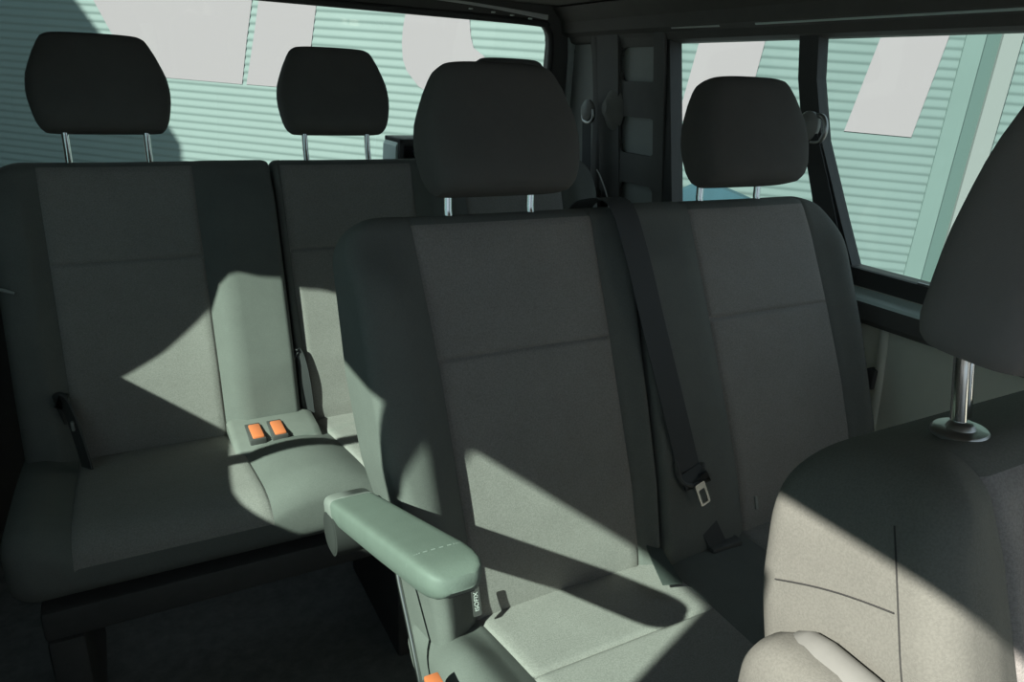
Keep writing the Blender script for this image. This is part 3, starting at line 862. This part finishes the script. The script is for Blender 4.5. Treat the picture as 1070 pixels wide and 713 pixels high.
A, ro = R(42), R(1.7)
nB = V3((math.sin(A), math.cos(A), 0)); u0 = V3((math.cos(A), -math.sin(A), 0)); z0 = V3((0, 0, 1))
uB = u0*math.cos(ro) - z0*math.sin(ro); wB = z0*math.cos(ro) + u0*math.sin(ro)
OB = V3((0, 0, 1.25)) + nB*7.0
bld = empty('building', (OB.x, OB.y, -.55), 'teal corrugated building with white painted panels outside the windows', 'building')
def bl(u, w, dep=0.): return OB + uB*u + wB*w + nB*dep
# corrugated skin
def skin(u0_, u1_):
    bm = bmesh.new(); P = .077; zz = []
    k = -25
    while k*P < 3.6:
        b = k*P
        zz += [(b, .0008), (b+P*.12, .0016), (b+P*.30, .0038), (b+P*.48, .0060), (b+P*.60, .0074), (b+P*.68, .0072), (b+P*.78, .0046), (b+P*.90, .0014)]
        k += 1
    zz = [(w, d) for w, d in zz if w > -1.95 + .6*0]
    us = [u0_ + (u1_-u0_)*i/30 for i in range(31)]
    rows = [[bm.verts.new(bl(u, w, d)) for u in us] for w, d in zz]
    for a, b in zip(rows, rows[1:]):
        for i in range(30): bm.faces.new((a[i], a[i+1], b[i+1], b[i]))
    return bm
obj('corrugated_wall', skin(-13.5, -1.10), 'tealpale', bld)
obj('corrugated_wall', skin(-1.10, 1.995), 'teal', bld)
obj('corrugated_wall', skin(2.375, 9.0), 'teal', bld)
# smooth corner flashing, groove and pale downpipe strip
bm = bmesh.new(); prism(bm, [bl(1.985, -1.9, -.02), bl(1.985, 3.5, -.02), bl(2.128, 3.5, -.02), bl(2.128, -1.9, -.02)], nB*.05); obj('corner_flashing', bm, 'tealdark', bld, smooth=False)
bm = bmesh.new(); prism(bm, [bl(2.132, -1.9, .0), bl(2.132, 3.5, .0), bl(2.245, 3.5, .015), bl(2.245, -1.9, .015)], nB*.03); obj('corner_groove', bm, 'tealdeep', bld, smooth=False)
bm = bmesh.new(); prism(bm, [bl(2.245, -1.9, -.03), bl(2.245, 3.5, -.03), bl(2.385, 3.5, -.03), bl(2.385, -1.9, -.03)], nB*.06); obj('downpipe', bm, 'paleteal', bld, smooth=False)
# white painted panels
def wpanel(poly, dep=-.0025):
    bm = bmesh.new(); prism(bm, [bl(u, w, dep) for u, w in poly], nB*.010)
    return obj('painted_panel', bm, 'whitepanel', bld, smooth=False)
wpanel([(-6.62, 1.10), (-6.226, .417), (-6.054, .118), (-5.79, -.285), (-4.55, -.288), (-4.469, .152), (-4.26, 1.10)])
wpanel([(-4.19, 1.10), (-4.395, .157), (-4.50, -.285), (-3.843, -.283), (-3.762, .159), (-3.60, 1.10)])
# a sparse row of small white dabs fills the slit between them
wpanel([(-2.70, 1.05), (-2.789, .474), (-2.815, .332), (-2.822, .206), (-2.809, .063), (-2.768, -.038), (-2.647, -.168), (-2.548, -.222), (-2.40, -.275), (-2.0, -.29), (-1.80, -.20), (-1.86, -.02), (-2.014, .147), (-2.111, .207), (-2.144, .304), (-2.164, .45), (-2.12, 1.05)])
wpanel([(.07, 1.0), (-.085, .362), (-.156, -.15), (-.187, -.284), (.39, -.290), (.462, .425), (.60, 1.0)])
wpanel([(1.45, 1.0), (1.36, .514), (1.235, -.254), (1.77, -.259), (1.867, .557), (1.95, 1.0)])
bm = bmesh.new(); prism(bm, [bl(-13.5, -1.9, .06), bl(9, -1.9, .06), bl(9, 3.6, .06), bl(-13.5, 3.6, .06)], nB*3); obj('building_core', bm, 'tealdeep', bld, smooth=False)

# added blue peaked prism before the building, standing in for an unidentified patch
tb = empty('shape', OB + uB*.16 + wB*-1.8 - nB*.35, 'added blue peaked shape low outside the side window', 'shape')
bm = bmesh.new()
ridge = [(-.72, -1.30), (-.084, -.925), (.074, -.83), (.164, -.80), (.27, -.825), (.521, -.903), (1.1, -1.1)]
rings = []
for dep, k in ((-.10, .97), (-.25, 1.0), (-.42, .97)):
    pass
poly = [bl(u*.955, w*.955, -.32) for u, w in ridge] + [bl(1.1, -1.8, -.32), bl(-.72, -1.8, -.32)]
prism(bm, poly, nB*.24); obj('peak', bm, 'blueshape', tb, smooth=False)

# sun
D = V3((.44, .18, -.34)).normalized()
# neighbouring gabled house off to the sunny side; its roof line throws the shadow on the far end of the wall
kk = 6.5
def caster(u, w): return bl(u, w, 0) - D*kk
e1, e2 = caster(-6.444, .406), caster(-5.42, -.823)
sl = (e2-e1)
apex = e1 - sl*1.6
bm = bmesh.new()
eave = caster(-5.33, -.955)
poly = [apex, e2, eave, caster(-5.37, -1.05), caster(-5.44, -1.12), caster(-5.44, -4.6), caster(-13.0, -4.6), caster(-13.0, -.5), apex + V3((-1.5, .7, 0))]
prism(bm, poly, -V3((D.x, D.y, 0)).normalized()*.5)
nh = obj('wall_outside', bm, 'render', None, smooth=False); nh['kind'] = 'structure'

sun = bpy.data.lights.new('sun', 'SUN'); sun.energy = 10.5; sun.angle = R(.7); sun.color = (1.0, .975, .90)
so = bpy.data.objects.new('sun', sun); COL.objects.link(so)
so.rotation_euler = D.to_track_quat('-Z', 'Y').to_euler()
so.location = (-6, -2, 6)

w = bpy.data.worlds.new('sky'); S.world = w; w.use_nodes = True
nt = w.node_tree; nt.nodes.clear()
o = nt.nodes.new('ShaderNodeOutputWorld'); b = nt.nodes.new('ShaderNodeBackground')
b.inputs[0].default_value = (.63, .80, .92, 1); b.inputs[1].default_value = .80
nt.links.new(b.outputs[0], o.inputs[0])

# ------------------------------------------------------------------ camera
yaw, pitch, roll, f = .506355, -.343181, .0443592, 761.8411
fwd = V3((math.sin(yaw)*math.cos(pitch), math.cos(yaw)*math.cos(pitch), math.sin(pitch)))
rt_ = V3((math.cos(yaw), -math.sin(yaw), 0)); up = rt_.cross(fwd)
r2 = rt_*math.cos(roll) + up*math.sin(roll); u2 = -rt_*math.sin(roll) + up*math.cos(roll)
cam = bpy.data.cameras.new('camera'); co = bpy.data.objects.new('camera', cam); COL.objects.link(co)
mw = Matrix.Identity(4)
for i in range(3): mw[i][0], mw[i][1], mw[i][2] = r2[i], u2[i], -fwd[i]
mw.translation = (0, 0, 1.25)
co.matrix_world = mw
cam.sensor_width = 36; cam.lens = f/1070*36; cam.clip_start = .02; cam.clip_end = 300
S.camera = co
S.view_settings.view_transform = 'Standard'; S.view_settings.look = 'None'
S.view_settings.exposure = 0; S.view_settings.gamma = 1
try: S.view_settings.use_curve_mapping = False
except Exception: pass
S.cycles.max_bounces = 10; S.cycles.transparent_max_bounces = 16
